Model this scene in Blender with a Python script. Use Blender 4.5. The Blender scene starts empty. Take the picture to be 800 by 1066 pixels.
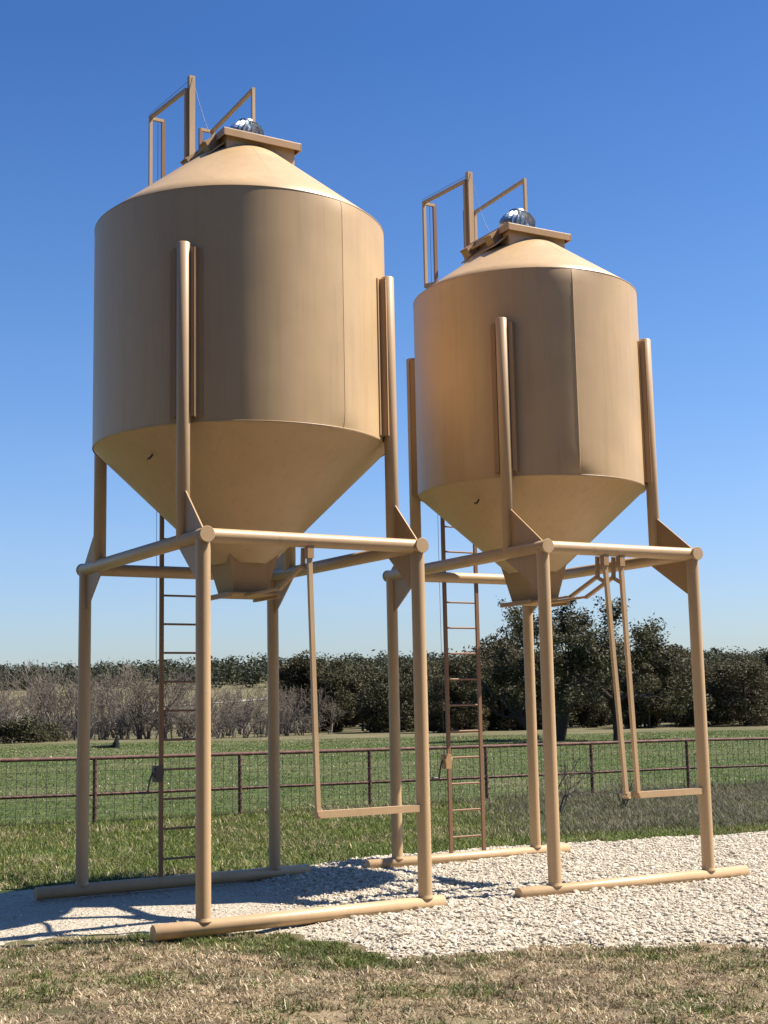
import bpy, math, random
import numpy as np
from mathutils import Vector, Matrix

random.seed(7)
RNG = np.random.default_rng(11)
PI = math.pi
scene = bpy.context.scene
COL = scene.collection

# ------------------------------------------------------------------ materials
def new_mat(name):
    m = bpy.data.materials.new(name)
    m.use_nodes = True
    nt = m.node_tree
    b = nt.nodes['Principled BSDF']
    return m, nt, b

def nd(nt, t, **kw):
    n = nt.nodes.new(t)
    for k, v in kw.items():
        if k in n.inputs.keys():
            n.inputs[k].default_value = v
        else:
            setattr(n, k, v)
    return n

def noise(nt, scale, detail=4, rough=.55, coord=None, dist=0.0):
    n = nt.nodes.new('ShaderNodeTexNoise')
    n.inputs['Scale'].default_value = scale
    n.inputs['Detail'].default_value = detail
    n.inputs['Roughness'].default_value = rough
    n.inputs['Distortion'].default_value = dist
    if coord is not None:
        nt.links.new(coord, n.inputs['Vector'])
    return n.outputs['Fac']

def ramp(nt, fac, stops):
    r = nt.nodes.new('ShaderNodeValToRGB')
    e = r.color_ramp.elements
    while len(e) < len(stops):
        e.new(.5)
    for i, (p, c) in enumerate(stops):
        e[i].position = p
        e[i].color = (c[0], c[1], c[2], 1) if hasattr(c, '__len__') else (c, c, c, 1)
    nt.links.new(fac, r.inputs['Fac'])
    return r.outputs['Color']

def mix(nt, fac, a, b, mode='MIX'):
    n = nt.nodes.new('ShaderNodeMix')
    n.data_type = 'RGBA'
    n.blend_type = mode
    for s, v in ((n.inputs[0], fac), (n.inputs[6], a), (n.inputs[7], b)):
        if isinstance(v, bpy.types.NodeSocket):
            nt.links.new(v, s)
        elif hasattr(v, '__len__'):
            s.default_value = (v[0], v[1], v[2], 1)
        else:
            s.default_value = v
    return n.outputs[2]

def math_n(nt, op, a, b=None, clamp=False):
    n = nt.nodes.new('ShaderNodeMath')
    n.operation = op
    n.use_clamp = clamp
    for s, v in ((n.inputs[0], a), (n.inputs[1], b)):
        if v is None:
            continue
        if isinstance(v, bpy.types.NodeSocket):
            nt.links.new(v, s)
        else:
            s.default_value = v
    return n.outputs[0]

def smooth(nt, v, lo, hi):
    n = nt.nodes.new('ShaderNodeMapRange')
    n.interpolation_type = 'SMOOTHSTEP'
    nt.links.new(v, n.inputs['Value'])
    n.inputs['From Min'].default_value = lo
    n.inputs['From Max'].default_value = hi
    return n.outputs['Result']

def bump(nt, h, b, strength, dist):
    n = nt.nodes.new('ShaderNodeBump')
    n.inputs['Strength'].default_value = strength
    n.inputs['Distance'].default_value = dist
    nt.links.new(h, n.inputs['Height'])
    nt.links.new(n.outputs['Normal'], b.inputs['Normal'])

def objcoord(nt):
    return nt.nodes.new('ShaderNodeTexCoord').outputs['Object']

TAN = (.59, .395, .2)
def paint_mat(name, base, rough, spec=.5, wav=.0):
    m, nt, b = new_mat(name)
    co = objcoord(nt)
    n1 = noise(nt, 1.3, 5, .6, co)
    n2 = noise(nt, 38, 3, .6, co)
    c = mix(nt, ramp(nt, n1, [(.3, 0), (.75, 1)]), [v * .9 for v in base], [min(1, v * 1.07) for v in base])
    # faint vertical dirt runs and dust
    mp = nt.nodes.new('ShaderNodeMapping'); mp.inputs['Scale'].default_value = (9, 9, .5)
    nt.links.new(co, mp.inputs['Vector'])
    n3 = noise(nt, 1.6, 5, .65, mp.outputs['Vector'])
    c = mix(nt, math_n(nt, 'MULTIPLY', ramp(nt, n3, [(.5, 0), (.75, 1)]), .27), c, (base[0] * .55, base[1] * .52, base[2] * .5))
    c = mix(nt, math_n(nt, 'MULTIPLY', ramp(nt, n2, [(.62, 0), (.72, 1)]), .12), c, (.2, .13, .08))
    nt.links.new(c, b.inputs['Base Color'])
    r = ramp(nt, n1, [(.2, rough - .06), (.8, rough + .1)])
    nt.links.new(r, b.inputs['Roughness'])
    b.inputs['Specular IOR Level'].default_value = spec
    h = noise(nt, 1.1 if wav else 60, 2, .5, co)
    bump(nt, h, b, .35 if wav else .06, .02 if wav else .002)
    return m
M = {}
M['tank'] = paint_mat('tan_tank_paint', TAN, .4, .5, 1)
M['pipe'] = paint_mat('tan_pipe_paint', (.56, .375, .2), .42, .45)
M['plate'] = paint_mat('tan_plate_paint', (.47, .285, .135), .45, .4)

def metal(name, col, rough, met=1.0):
    m, nt, b = new_mat(name)
    n1 = noise(nt, 14, 4, .6, objcoord(nt))
    nt.links.new(mix(nt, n1, [v * .75 for v in col], col), b.inputs['Base Color'])
    b.inputs['Metallic'].default_value = met
    b.inputs['Roughness'].default_value = rough
    return m
M['chrome'] = metal('bright_turbine_metal', (.5, .56, .64), .36)
M['ladder'] = paint_mat('brown_ladder_primer', (.27, .145, .078), .5, .4)
M['cable'] = metal('steel_cable', (.16, .16, .17), .5, .6)
M['winch'] = metal('winch_steel', (.12, .1, .09), .5, .5)

def rust_mat():
    m, nt, b = new_mat('rusty_fence_pipe')
    co = objcoord(nt)
    n = noise(nt, 7, 6, .7, co)
    c = ramp(nt, n, [(.3, (.055, .03, .024)), (.5, (.13, .062, .045)), (.62, (.21, .105, .075)), (.75, (.3, .19, .15))])
    nt.links.new(c, b.inputs['Base Color'])
    b.inputs['Roughness'].default_value = .8
    bump(nt, n, b, .4, .004)
    return m
M['rust'] = rust_mat()
M['wire'] = metal('dull_fence_wire', (.06, .052, .046), .7, .2)

def bark_mat(name, a, b_):
    m, nt, b = new_mat(name)
    n = noise(nt, 5, 5, .7, objcoord(nt))
    oi = nt.nodes.new('ShaderNodeObjectInfo')
    c = mix(nt, n, a, b_)
    c = mix(nt, math_n(nt, 'MULTIPLY', oi.outputs['Random'], .5), c, [v * .6 for v in a])
    nt.links.new(c, b.inputs['Base Color'])
    b.inputs['Roughness'].default_value = .9
    b.inputs['Specular IOR Level'].default_value = .1
    return m
M['bark'] = bark_mat('dark_oak_bark', (.045, .036, .03), (.1, .082, .068))
M['twig'] = bark_mat('grey_bare_twigs', (.175, .14, .108), (.31, .255, .2))
M['brushtwig'] = bark_mat('brown_brush_twigs', (.14, .12, .098), (.25, .212, .175))

def leaf_mat(name, dark, light, dry=None):
    m, nt, b = new_mat(name)
    at = nt.nodes.new('ShaderNodeAttribute'); at.attribute_name = 'lv'
    oi = nt.nodes.new('ShaderNodeObjectInfo')
    c = mix(nt, at.outputs['Fac'], dark, light)
    c = mix(nt, math_n(nt, 'MULTIPLY', oi.outputs['Random'], .45), c, dry or [v * .6 for v in dark])
    nt.links.new(c, b.inputs['Base Color'])
    b.inputs['Roughness'].default_value = .65
    b.inputs['Specular IOR Level'].default_value = .25
    tr = nt.nodes.new('ShaderNodeBsdfTranslucent')
    nt.links.new(c, tr.inputs['Color'])
    ms = nt.nodes.new('ShaderNodeMixShader'); ms.inputs[0].default_value = .18
    out = nt.nodes['Material Output']
    nt.links.new(b.outputs[0], ms.inputs[1]); nt.links.new(tr.outputs[0], ms.inputs[2])
    nt.links.new(ms.outputs[0], out.inputs['Surface'])
    return m
M['cedar'] = leaf_mat('cedar_foliage', (.027, .028, .013), (.115, .105, .045), (.09, .068, .034))
M['oak'] = leaf_mat('oak_foliage', (.029, .031, .014), (.115, .108, .047), (.08, .066, .034))
M['hillwood'] = leaf_mat('hill_wood_foliage', (.03, .036, .019), (.095, .1, .05))
M['brush'] = leaf_mat('brush_foliage', (.06, .06, .03), (.13, .115, .06))

def blade_mat():
    m, nt, b = new_mat('grass_blades')
    at = nt.nodes.new('ShaderNodeAttribute'); at.attribute_name = 'bcol'
    nt.links.new(at.outputs['Color'], b.inputs['Base Color'])
    b.inputs['Roughness'].default_value = .6
    b.inputs['Specular IOR Level'].default_value = .25
    tr = nt.nodes.new('ShaderNodeBsdfTranslucent')
    nt.links.new(at.outputs['Color'], tr.inputs['Color'])
    ms = nt.nodes.new('ShaderNodeMixShader'); ms.inputs[0].default_value = .25
    nt.links.new(b.outputs[0], ms.inputs[1]); nt.links.new(tr.outputs[0], ms.inputs[2])
    nt.links.new(ms.outputs[0], nt.nodes['Material Output'].inputs['Surface'])
    return m
M['blade'] = blade_mat()

def ground_mat():
    m, nt, b = new_mat('pasture_ground')
    co = objcoord(nt)
    sp = nt.nodes.new('ShaderNodeSeparateXYZ'); nt.links.new(co, sp.inputs[0])
    x, y, z = sp.outputs
    big = noise(nt, .09, 4, .6, co)
    med = noise(nt, .7, 5, .6, co)
    fine = noise(nt, 7, 5, .7, co)
    vfine = noise(nt, 45, 4, .7, co)
    green = ramp(nt, fine, [(.25, (.03, .047, .014)), (.5, (.06, .095, .024)), (.75, (.12, .145, .05))])
    dry = ramp(nt, fine, [(.25, (.12, .09, .052)), (.5, (.28, .205, .12)), (.75, (.42, .335, .21))])
    soil = ramp(nt, vfine, [(.3, (.07, .05, .034)), (.7, (.23, .17, .112))])
    # near: dry turf with soil and green patches
    near = mix(nt, ramp(nt, med, [(.46, 0), (.6, 1)]), dry, soil)
    near = mix(nt, ramp(nt, noise(nt, 1.1, 4, .6, co), [(.5, 0), (.64, .5)]), near, green)
    mid = mix(nt, ramp(nt, med, [(.5, 0), (.68, .8)]), green, dry)
    f1 = smooth(nt, math_n(nt, 'ADD', y, math_n(nt, 'MULTIPLY', med, 1.6)), 10.6, 12.2)
    c = mix(nt, f1, near, mid)
    # pasture beyond the fence
    past = ramp(nt, noise(nt, 1.6, 6, .65, co), [(.3, (.048, .07, .02)), (.5, (.075, .105, .032)), (.62, (.1, .125, .045)), (.8, (.2, .18, .095))])
    past = mix(nt, math_n(nt, 'MULTIPLY', ramp(nt, big, [(.45, 0), (.62, 1)]), .55), past, (.16, .15, .075))
    f2 = smooth(nt, math_n(nt, 'SUBTRACT', y, math_n(nt, 'MULTIPLY', x, .6)), 23, 27)
    c = mix(nt, f2, c, past)
    # pale dry strip before the trees, then the dry grass of the hill
    hill = ramp(nt, noise(nt, .25, 6, .65, co), [(.3, (.1, .09, .048)), (.55, (.165, .145, .078)), (.75, (.23, .2, .12))])
    f3 = smooth(nt, math_n(nt, 'ADD', y, math_n(nt, 'MULTIPLY', big, 26)), 84, 98)
    c = mix(nt, f3, c, hill)
    nt.links.new(c, b.inputs['Base Color'])
    b.inputs['Roughness'].default_value = .95
    b.inputs['Specular IOR Level'].default_value = .1
    bump(nt, math_n(nt, 'ADD', fine, math_n(nt, 'MULTIPLY', vfine, .4)), b, .9, .06)
    return m
M['ground'] = ground_mat()

def gravel_mat():
    m, nt, b = new_mat('limestone_gravel_bed')
    co = objcoord(nt)
    v = nt.nodes.new('ShaderNodeTexVoronoi'); v.inputs['Scale'].default_value = 26
    nt.links.new(co, v.inputs['Vector'])
    v2 = nt.nodes.new('ShaderNodeTexVoronoi'); v2.inputs['Scale'].default_value = 70
    nt.links.new(co, v2.inputs['Vector'])
    n = noise(nt, 3, 5, .6, co)
    sep = nt.nodes.new('ShaderNodeSeparateColor'); nt.links.new(v2.outputs['Color'], sep.inputs[0])
    c = ramp(nt, sep.outputs[0], [(.0, (.37, .31, .225)), (.5, (.48, .415, .315)), (1, (.57, .51, .41))])
    c = mix(nt, math_n(nt, 'MULTIPLY', ramp(nt, n, [(.4, 0), (.7, 1)]), .35), c, (.36, .28, .19))
    nt.links.new(c, b.inputs['Base Color'])
    b.inputs['Roughness'].default_value = .9
    b.inputs['Specular IOR Level'].default_value = .2
    h = math_n(nt, 'ADD', v.outputs['Distance'], math_n(nt, 'MULTIPLY', v2.outputs['Distance'], .5))
    bump(nt, h, b, .8, .025)
    return m
M['gravel'] = gravel_mat()

def rock_mat():
    m, nt, b = new_mat('crushed_limestone')
    at = nt.nodes.new('ShaderNodeAttribute'); at.attribute_name = 'lv'
    n = noise(nt, 60, 3, .6, objcoord(nt))
    c = ramp(nt, at.outputs['Fac'], [(0, (.3, .25, .18)), (.25, (.5, .43, .325)), (.7, (.64, .57, .45)), (1, (.76, .7, .58))])
    c = mix(nt, math_n(nt, 'MULTIPLY', n, .3), c, (.34, .27, .2))
    nt.links.new(c, b.inputs['Base Color'])
    b.inputs['Roughness'].default_value = .88
    b.inputs['Specular IOR Level'].default_value = .2
    return m
M['rock'] = rock_mat()

def simple(name, col, rough=.8):
    m, nt, b = new_mat(name)
    n = noise(nt, 9, 5, .6, objcoord(nt))
    nt.links.new(mix(nt, n, [v * .7 for v in col], [min(1, v * 1.25) for v in col]), b.inputs['Base Color'])
    b.inputs['Roughness'].default_value = rough
    return m
M['road'] = simple('pale_dirt_road', (.33, .285, .22))
M['added_asphalt'] = simple('added_dark_asphalt', (.04, .04, .04), .9)  # dark surface of the added, unseen road; keeps bounced light low
M['stump'] = simple('charred_wood', (.012, .011, .011), .9)

# ------------------------------------------------------------------ mesh helpers
class MB:
    """collects tubes, boxes and plates and links them as ONE mesh object"""
    def __init__(s):
        s.v = []; s.f = []; s.sm = []
    def add(s, vs, fs, smooth_=False):
        o = len(s.v)
        s.v += [tuple(v) for v in vs]
        for f in fs:
            s.f.append(tuple(i + o for i in f)); s.sm.append(smooth_)
    def tube(s, a, b, r, n=20, r2=None, caps=True, bev=.0):
        a = Vector(a); b = Vector(b); d = (b - a).normalized()
        u = d.orthogonal().normalized(); w = d.cross(u)
        r2 = r if r2 is None else r2
        rings = [(a, r), (b, r2)]
        if bev:
            rings = [(a, r - bev), (a + d * bev, r), (b - d * bev, r2), (b, r2 - bev)]
        vs = []
        for c, q in rings:
            for i in range(n):
                t = 2 * PI * i / n
                vs.append(c + (u * math.cos(t) + w * math.sin(t)) * q)
        fs = []
        for k in range(len(rings) - 1):
            for i in range(n):
                j = (i + 1) % n
                fs.append((k * n + i, k * n + j, (k + 1) * n + j, (k + 1) * n + i))
        s.add(vs, fs, True)
        if caps:
            s.add(vs[:n], [tuple(range(n))[::-1]])
            s.add(vs[-n:], [tuple(range(n))])
    def path(s, pts, r, n=8):
        for a, b in zip(pts[:-1], pts[1:]):
            s.tube(a, b, r, n)
    def box(s, c, half, ax=None, ay=None, az=None):
        c = Vector(c)
        ax = Vector(ax or (1, 0, 0)).normalized(); ay = Vector(ay or (0, 1, 0)).normalized()
        az = Vector(az).normalized() if az else ax.cross(ay)
        vs = [c + ax * (half[0] * i) + ay * (half[1] * j) + az * (half[2] * k) for k in (-1, 1) for j in (-1, 1) for i in (-1, 1)]
        s.add(vs, [(0, 2, 3, 1), (4, 5, 7, 6), (0, 1, 5, 4), (2, 6, 7, 3), (0, 4, 6, 2), (1, 3, 7, 5)])
    def bar(s, a, b, w, h, up=(0, 0, 1)):
        a = Vector(a); b = Vector(b); d = (b - a)
        l = d.length; d.normalize()
        side = d.cross(Vector(up)).normalized(); u2 = side.cross(d)
        s.box((a + b) / 2, (l / 2, w / 2, h / 2), d, side, u2)
    def plate(s, poly, n, t):
        n = Vector(n).normalized() * (t / 2)
        k = len(poly)
        vs = [Vector(p) - n for p in poly] + [Vector(p) + n for p in poly]
        fs = [tuple(range(k))[::-1], tuple(range(k, 2 * k))]
        for i in range(k):
            j = (i + 1) % k
            fs.append((i, j, k + j, k + i))
        s.add(vs, fs)
    def lathe(s, prof, n=96, closed_top=False):
        vs = []; fs = []
        for r, z in prof:
            for i in range(n):
                t = 2 * PI * i / n
                vs.append((r * math.cos(t), r * math.sin(t), z))
        for k in range(len(prof) - 1):
            for i in range(n):
                j = (i + 1) % n
                fs.append((k * n + i, k * n + j, (k + 1) * n + j, (k + 1) * n + i))
        s.add(vs, fs, True)
    def build(s, name, mat, parent=None, bevel=0):
        me = bpy.data.meshes.new(name)
        me.from_pydata(s.v, [], s.f)
        me.polygons.foreach_set('use_smooth', s.sm)
        me.update()
        import bmesh
        bm = bmesh.new(); bm.from_mesh(me)
        bmesh.ops.recalc_face_normals(bm, faces=bm.faces)
        bm.to_mesh(me); bm.free()
        o = bpy.data.objects.new(name, me); COL.objects.link(o)
        me.materials.append(mat)
        if parent:
            o.parent = parent
        if bevel:
            bv = o.modifiers.new('edge', 'BEVEL'); bv.width = bevel; bv.segments = 2; bv.limit_method = 'ANGLE'
        return o

def np_mesh(name, V, F, mat, parent=None, lv=None, col=None, smooth_=False, link=True):
    """V (n,3), F (m,k) one face size -> object"""
    me = bpy.data.meshes.new(name)
    V = np.ascontiguousarray(V, np.float32); F = np.ascontiguousarray(F, np.int32)
    me.vertices.add(len(V)); me.vertices.foreach_set('co', V.ravel())
    k = F.shape[1]
    me.loops.add(F.size); me.loops.foreach_set('vertex_index', F.ravel())
    me.polygons.add(len(F))
    me.polygons.foreach_set('loop_start', np.arange(0, F.size, k, dtype=np.int32))
    if smooth_:
        me.polygons.foreach_set('use_smooth', np.ones(len(F), bool))
    else:
        me.polygons.foreach_set('use_smooth', np.zeros(len(F), bool))
    if lv is not None:
        a = me.attributes.new('lv', 'FLOAT', 'POINT'); a.data.foreach_set('value', np.ascontiguousarray(lv, np.float32))
    if col is not None:
        a = me.attributes.new('bcol', 'FLOAT_COLOR', 'POINT')
        c4 = np.ones((len(V), 4), np.float32); c4[:, :3] = col
        a.data.foreach_set('color', c4.ravel())
    me.update(calc_edges=True)
    me.materials.append(mat)
    if not link:
        return me
    o = bpy.data.objects.new(name, me); COL.objects.link(o)
    if parent:
        o.parent = parent
    return o

def tag(o, label=None, cat=None, group=None, kind=None):
    if label: o['label'] = label
    if cat: o['category'] = cat
    if group: o['group'] = group
    if kind: o['kind'] = kind
    return o

def empty(name, loc, rz=0):
    o = bpy.data.objects.new(name, None); COL.objects.link(o)
    o.location = loc; o.rotation_euler = (0, 0, rz); o.empty_display_size = .3
    return o

def copy_tree(o, parent=None):
    c = o.copy(); COL.objects.link(c)
    if parent: c.parent = parent
    for ch in list(o.children):
        copy_tree(ch, c)
    return c

def vnoise(x, y, s, seed=0):
    """smooth value noise 0..1"""
    r = np.random.default_rng(seed); T = r.random((64, 64))
    x = np.asarray(x) / s + 500; y = np.asarray(y) / s + 500
    xi = np.floor(x).astype(int); yi = np.floor(y).astype(int)
    fx = x - xi; fy = y - yi
    fx = fx * fx * (3 - 2 * fx); fy = fy * fy * (3 - 2 * fy)
    g = lambda a, b: T[a % 64, b % 64]
    return (g(xi, yi) * (1 - fx) + g(xi + 1, yi) * fx) * (1 - fy) + (g(xi, yi + 1) * (1 - fx) + g(xi + 1, yi + 1) * fx) * fy

def sstep(t):
    t = np.clip(t, 0, 1); return t * t * (3 - 2 * t)

# ------------------------------------------------------------------ terrain
def terrain(x, y):
    x = np.asarray(x, float); y = np.asarray(y, float)
    z = sstep((y - 112) / 320) * 12.5 * (1 + .34 * (vnoise(x, y, 110, 3) - .5))
    z = z + sstep((y - 112) / 120) * 1.2 * (vnoise(x, y, 45, 4) - .5)
    far = np.clip((np.hypot(x, y) - 500) / 900, 0, 1)
    z = z * (1 - .6 * far)
    z = z - .011 * np.clip(x + 4.5, -2, 14) * sstep((y - 16) / 6) * sstep((60 - y) / 30)
    z = z + .05 * (vnoise(x, y, 3.1, 5) - .5) * sstep((y - 17) / 4)
    return z

def axis(parts):
    out = []
    for a, b, st in parts:
        out.append(np.arange(a, b, st))
    return np.concatenate(out)
gx = np.concatenate([-axis([(12, 60, 3), (60, 200, 10), (200, 2201, 100)])[::-1], np.arange(-11.5, 12, .5), axis([(12, 60, 3), (60, 200, 10), (200, 2201, 100)])])
gy = axis([(-400, -20, 60), (-20, 4, 4), (4, 40, .5), (40, 130, 3), (130, 500, 8), (500, 2600, 100)])
GX, GY = np.meshgrid(gx, gy)
GV = np.stack([GX.ravel(), GY.ravel(), terrain(GX, GY).ravel()], 1)
nx, ny = len(gx), len(gy)
ii = (np.arange(ny - 1)[:, None] * nx + np.arange(nx - 1)[None]).ravel()
GF = np.stack([ii, ii + 1, ii + 1 + nx, ii + nx], 1)
tag(np_mesh('ground', GV, GF, M['ground'], smooth_=True), kind='structure')

# unseen dark road added around the camera to cut ground bounce on the tanks
rx = np.arange(-90, 91, 3.0); ry = np.arange(-14, 7.0, .8)
RX, RY = np.meshgrid(rx, ry)
RY2 = RY + .25 * (vnoise(RX, RY, 4, 9) - .5) * (np.abs(RY - 6.6) < 1)
ra = (np.arange(len(ry) - 1)[:, None] * len(rx) + np.arange(len(rx) - 1)[None]).ravel()
tag(np_mesh('added_dark_road', np.stack([RX.ravel(), RY2.ravel(), 0 * RX.ravel() + .012], 1), np.stack([ra, ra + 1, ra + 1 + len(rx), ra + len(rx)], 1), M['added_asphalt'], smooth_=True), kind='structure')

# ------------------------------------------------------------------ gravel bed
BACK = [(-6.5, 12.2), (-4.6, 12.9), (-3.7, 13.25), (-3.4, 13.46), (-2.49, 14.0), (-.87, 14.9), (-.08, 15.6), (1.0, 16.15), (2.09, 16.62), (3.49, 17.26), (4.82, 17.75), (7.2, 18.5)]
FRONT = [(7.6, 9.9), (4.5, 9.45), (2.54, 9.5), (1.27, 9.72), (.6, 9.6), (.07, 9.47), (-.19, 9.61), (-.48, 10.07), (-.78, 10.44), (-1.52, 10.62), (-2.2, 10.58), (-2.57, 10.33), (-2.85, 10.18), (-4.2, 10.0), (-6.5, 9.6)]
POLY = np.array(BACK + FRONT)
def inside(x, y, P=POLY):
    x = np.asarray(x); y = np.asarray(y); c = np.zeros(x.shape, bool)
    j = len(P) - 1
    for i in range(len(P)):
        xi, yi = P[i]; xj, yj = P[j]
        c ^= ((yi > y) != (yj > y)) & (x < (xj - xi) * (y - yi) / (yj - yi + 1e-12) + xi)
        j = i
    return c
def edge_dist(x, y, P=POLY):
    x = np.asarray(x, float); y = np.asarray(y, float); d = np.full(x.shape, 1e9)
    for i in range(len(P)):
        a = P[i - 1]; b = P[i]; ab = b - a; l = ab @ ab
        t = np.clip(((x - a[0]) * ab[0] + (y - a[1]) * ab[1]) / l, 0, 1)
        d = np.minimum(d, np.hypot(x - a[0] - t * ab[0], y - a[1] - t * ab[1]))
    return d
def signed(x, y):
    return np.where(inside(x, y), 1, -1) * edge_dist(x, y) + .22 * (vnoise(x, y, .35, 21) - .5) + .16 * (vnoise(x, y, .12, 22) - .5)
def gravel_top(x, y):
    s = signed(x, y)
    chunky = sstep((np.asarray(x) + .9 + .25 * (np.asarray(y) - 10.4)) / .9)
    z = .028 * sstep(s / .2) + .03 * chunky * sstep(s / .5)
    z = z + (.022 * chunky + .008) * (vnoise(x, y, .5, 23) - .4) * sstep(s / .2) + .012 * chunky * (vnoise(x, y, .13, 24) - .5)
    return terrain(x, y) * 1.0 + z - .012
hx = np.arange(-6.6, 7.7, .07); hy = np.arange(9.0, 18.8, .07)
HX, HY = np.meshgrid(hx, hy)
SG = signed(HX, HY)
HV = np.stack([HX.ravel(), HY.ravel(), gravel_top(HX, HY).ravel()], 1)
n2 = len(hx)
ii = (np.arange(len(hy) - 1)[:, None] * n2 + np.arange(n2 - 1)[None]).ravel()
HF = np.stack([ii, ii + 1, ii + 1 + n2, ii + n2], 1)
HF = HF[(SG.ravel()[HF] > -.06).all(1)]
used = np.unique(HF); rm = np.zeros(len(HV), int); rm[used] = np.arange(len(used))
tag(np_mesh('gravel_pad', HV[used], rm[HF], M['gravel'], smooth_=True), kind='structure')

# loose crushed limestone
ICO_V = []
ph = (1 + 5 ** .5) / 2
for a in (-1, 1):
    for b in (-ph, ph):
        ICO_V += [(0, a, b), (a, b, 0), (b, 0, a)]
ICO_V = np.array(ICO_V) / math.hypot(1, ph)
import itertools
el = min(np.linalg.norm(ICO_V[0] - v) for v in ICO_V[1:])
ICO_F = []
for i, j, k in itertools.combinations(range(12), 3):
    if all(abs(np.linalg.norm(ICO_V[p] - ICO_V[q]) - el) < .01 for p, q in ((i, j), (j, k), (i, k))):
        nrm = np.cross(ICO_V[j] - ICO_V[i], ICO_V[k] - ICO_V[i])
        ICO_F.append((i, j, k) if nrm @ ICO_V[i] > 0 else (i, k, j))
ICO_F = np.array(ICO_F)
def rocks(name, px, py, r, parent=None):
    n = len(px)
    S = r[:, None, None] * (1 + .35 * (RNG.random((n, 12, 1)) - .5) * 2)
    V = ICO_V[None] * S * (.75 + .5 * RNG.random((n, 1, 3)))
    a = RNG.random(n) * 2 * PI; b = (RNG.random(n) - .5) * 1.4
    ca, sa, cb, sb = np.cos(a), np.sin(a), np.cos(b), np.sin(b)
    R = np.zeros((n, 3, 3)); R[:, 0, 0] = ca; R[:, 0, 1] = -sa * cb; R[:, 0, 2] = sa * sb; R[:, 1, 0] = sa; R[:, 1, 1] = ca * cb; R[:, 1, 2] = -ca * sb; R[:, 2, 1] = sb; R[:, 2, 2] = cb
    V[:, :, 2] *= .62
    V = np.einsum('nij,nkj->nki', R, V)
    z = gravel_top(px, py) + r * (.0 + .35 * RNG.random(n))
    V += np.stack([px, py, z], 1)[:, None, :]
    F = (ICO_F[None] + (np.arange(n) * 12)[:, None, None]).reshape(-1, 3)
    lv = np.repeat(np.clip(RNG.normal(.52, .22, n), 0, 1), 12)
    return np_mesh(name, V.reshape(-1, 3), F, M['rock'], lv=lv)
n = 210000
px = RNG.uniform(-6.4, 7.4, n); py = RNG.uniform(9.2, 18.6, n)
s = signed(px, py)
chunk = sstep((px + .9 + .25 * (py - 10.4)) / .9)
keep = ((s > -.1) | (RNG.random(n) < .16 * np.exp(np.minimum(s, 0) / .16))) & (RNG.random(n) < (.12 + .88 * chunk)) & (RNG.random(n) < np.where(s < .05, .45, 1)) & ((px < 5.2) | (RNG.random(n) < .4))
px, py, chunk = px[keep], py[keep], chunk[keep]
r = np.clip(RNG.lognormal(math.log(.0105), .45, len(px)), .006, .03) * (.6 + .4 * chunk)
tag(rocks('gravel', px, py, r), 'loose pale crushed limestone spread under the feed bins', 'gravel', kind='stuff')

# ------------------------------------------------------------------ grass blades
STRAW = np.array([(.46, .355, .215), (.37, .27, .155), (.6, .5, .34), (.2, .14, .08)])
GREEN = np.array([(.088, .122, .02), (.06, .092, .016), (.115, .145, .03), (.16, .175, .055)])
GREY = np.array([(.17, .14, .1), (.13, .11, .075), (.23, .195, .14), (.1, .105, .05), (.09, .1, .035)])
def blades(name, x, y, h, w, pal, flat, label, z0=None):
    """curved two segment blades; pal (n,3) colours; flat 0..1 lying down"""
    n = len(x)
    z = terrain(x, y) if z0 is None else z0
    a = RNG.random(n) * 2 * PI
    lean = (.25 + .9 * RNG.random(n)) * flat + .12
    d = np.stack([np.cos(a), np.sin(a), np.zeros(n)], 1)
    sd = np.stack([-np.sin(a + RNG.normal(0, .6, n)), np.cos(a + RNG.normal(0, .6, n)), np.zeros(n)], 1)
    p0 = np.stack([x, y, z - .004], 1)
    up = np.array([0, 0, 1.])
    t1 = np.clip(lean, 0, 1.35)[:, None]; t2 = np.clip(lean * 1.7, 0, 1.5)[:, None]
    p1 = p0 + (h * .55)[:, None] * (d * np.sin(t1) + up * np.cos(t1))
    p2 = p1 + (h * .5)[:, None] * (d * np.sin(t2) + up * np.cos(t2))
    w = w[:, None]
    V = np.stack([p0 - sd * w, p0 + sd * w, p1 - sd * w * .75, p1 + sd * w * .75, p2], 1)
    base = (np.arange(n) * 5)[:, None]
    F = np.concatenate([base + np.array([0, 1, 3]), base + np.array([0, 3, 2]), base + np.array([2, 3, 4])], 0)
    return tag(np_mesh(name, V.reshape(-1, 3), F, M['blade'], col=np.repeat(pal, 5, 0)), label, 'grass', kind='stuff')
def pick(P, n):
    return P[RNG.integers(0, len(P), n)] * (.75 + .5 * RNG.random((n, 1)))
# lawn in front of the pad
n = 400000
x = RNG.uniform(-4.6, 4.6, n); y = 6.3 + (10.9 - 6.3) * RNG.random(n) ** .8
s = signed(x, y)
g = vnoise(x, y, .55, 31) * .55 + vnoise(x, y, .17, 32) * .45
edgeg = sstep((.9 + s * 1.0) / .7) * sstep((.35 - x) / .6) * sstep((x + 2.9) / .8)     # green band along the pad at left of centre
pg = np.clip(.22 + 1.5 * (g - .5) + .6 * edgeg, .05, .95)
clump = vnoise(x, y, .075, 34)
dens = np.clip(.15 + .6 * vnoise(x, y, .4, 33) + 1.3 * (clump - .35) + .5 * edgeg, .02, 1)
k = (s < -.02) & (RNG.random(n) < dens)
x, y, pg, s, clump = x[k], y[k], pg[k], s[k], clump[k]; n = len(x)
isg = RNG.random(n) < pg
c = np.where(isg[:, None], pick(GREEN, n), pick(STRAW, n)) * (.6 + .8 * vnoise(x, y, .11, 35))[:, None]
h = np.where(isg, RNG.uniform(.025, .07, n), RNG.uniform(.03, .075, n)) * (.4 + .8 * clump)
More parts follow.
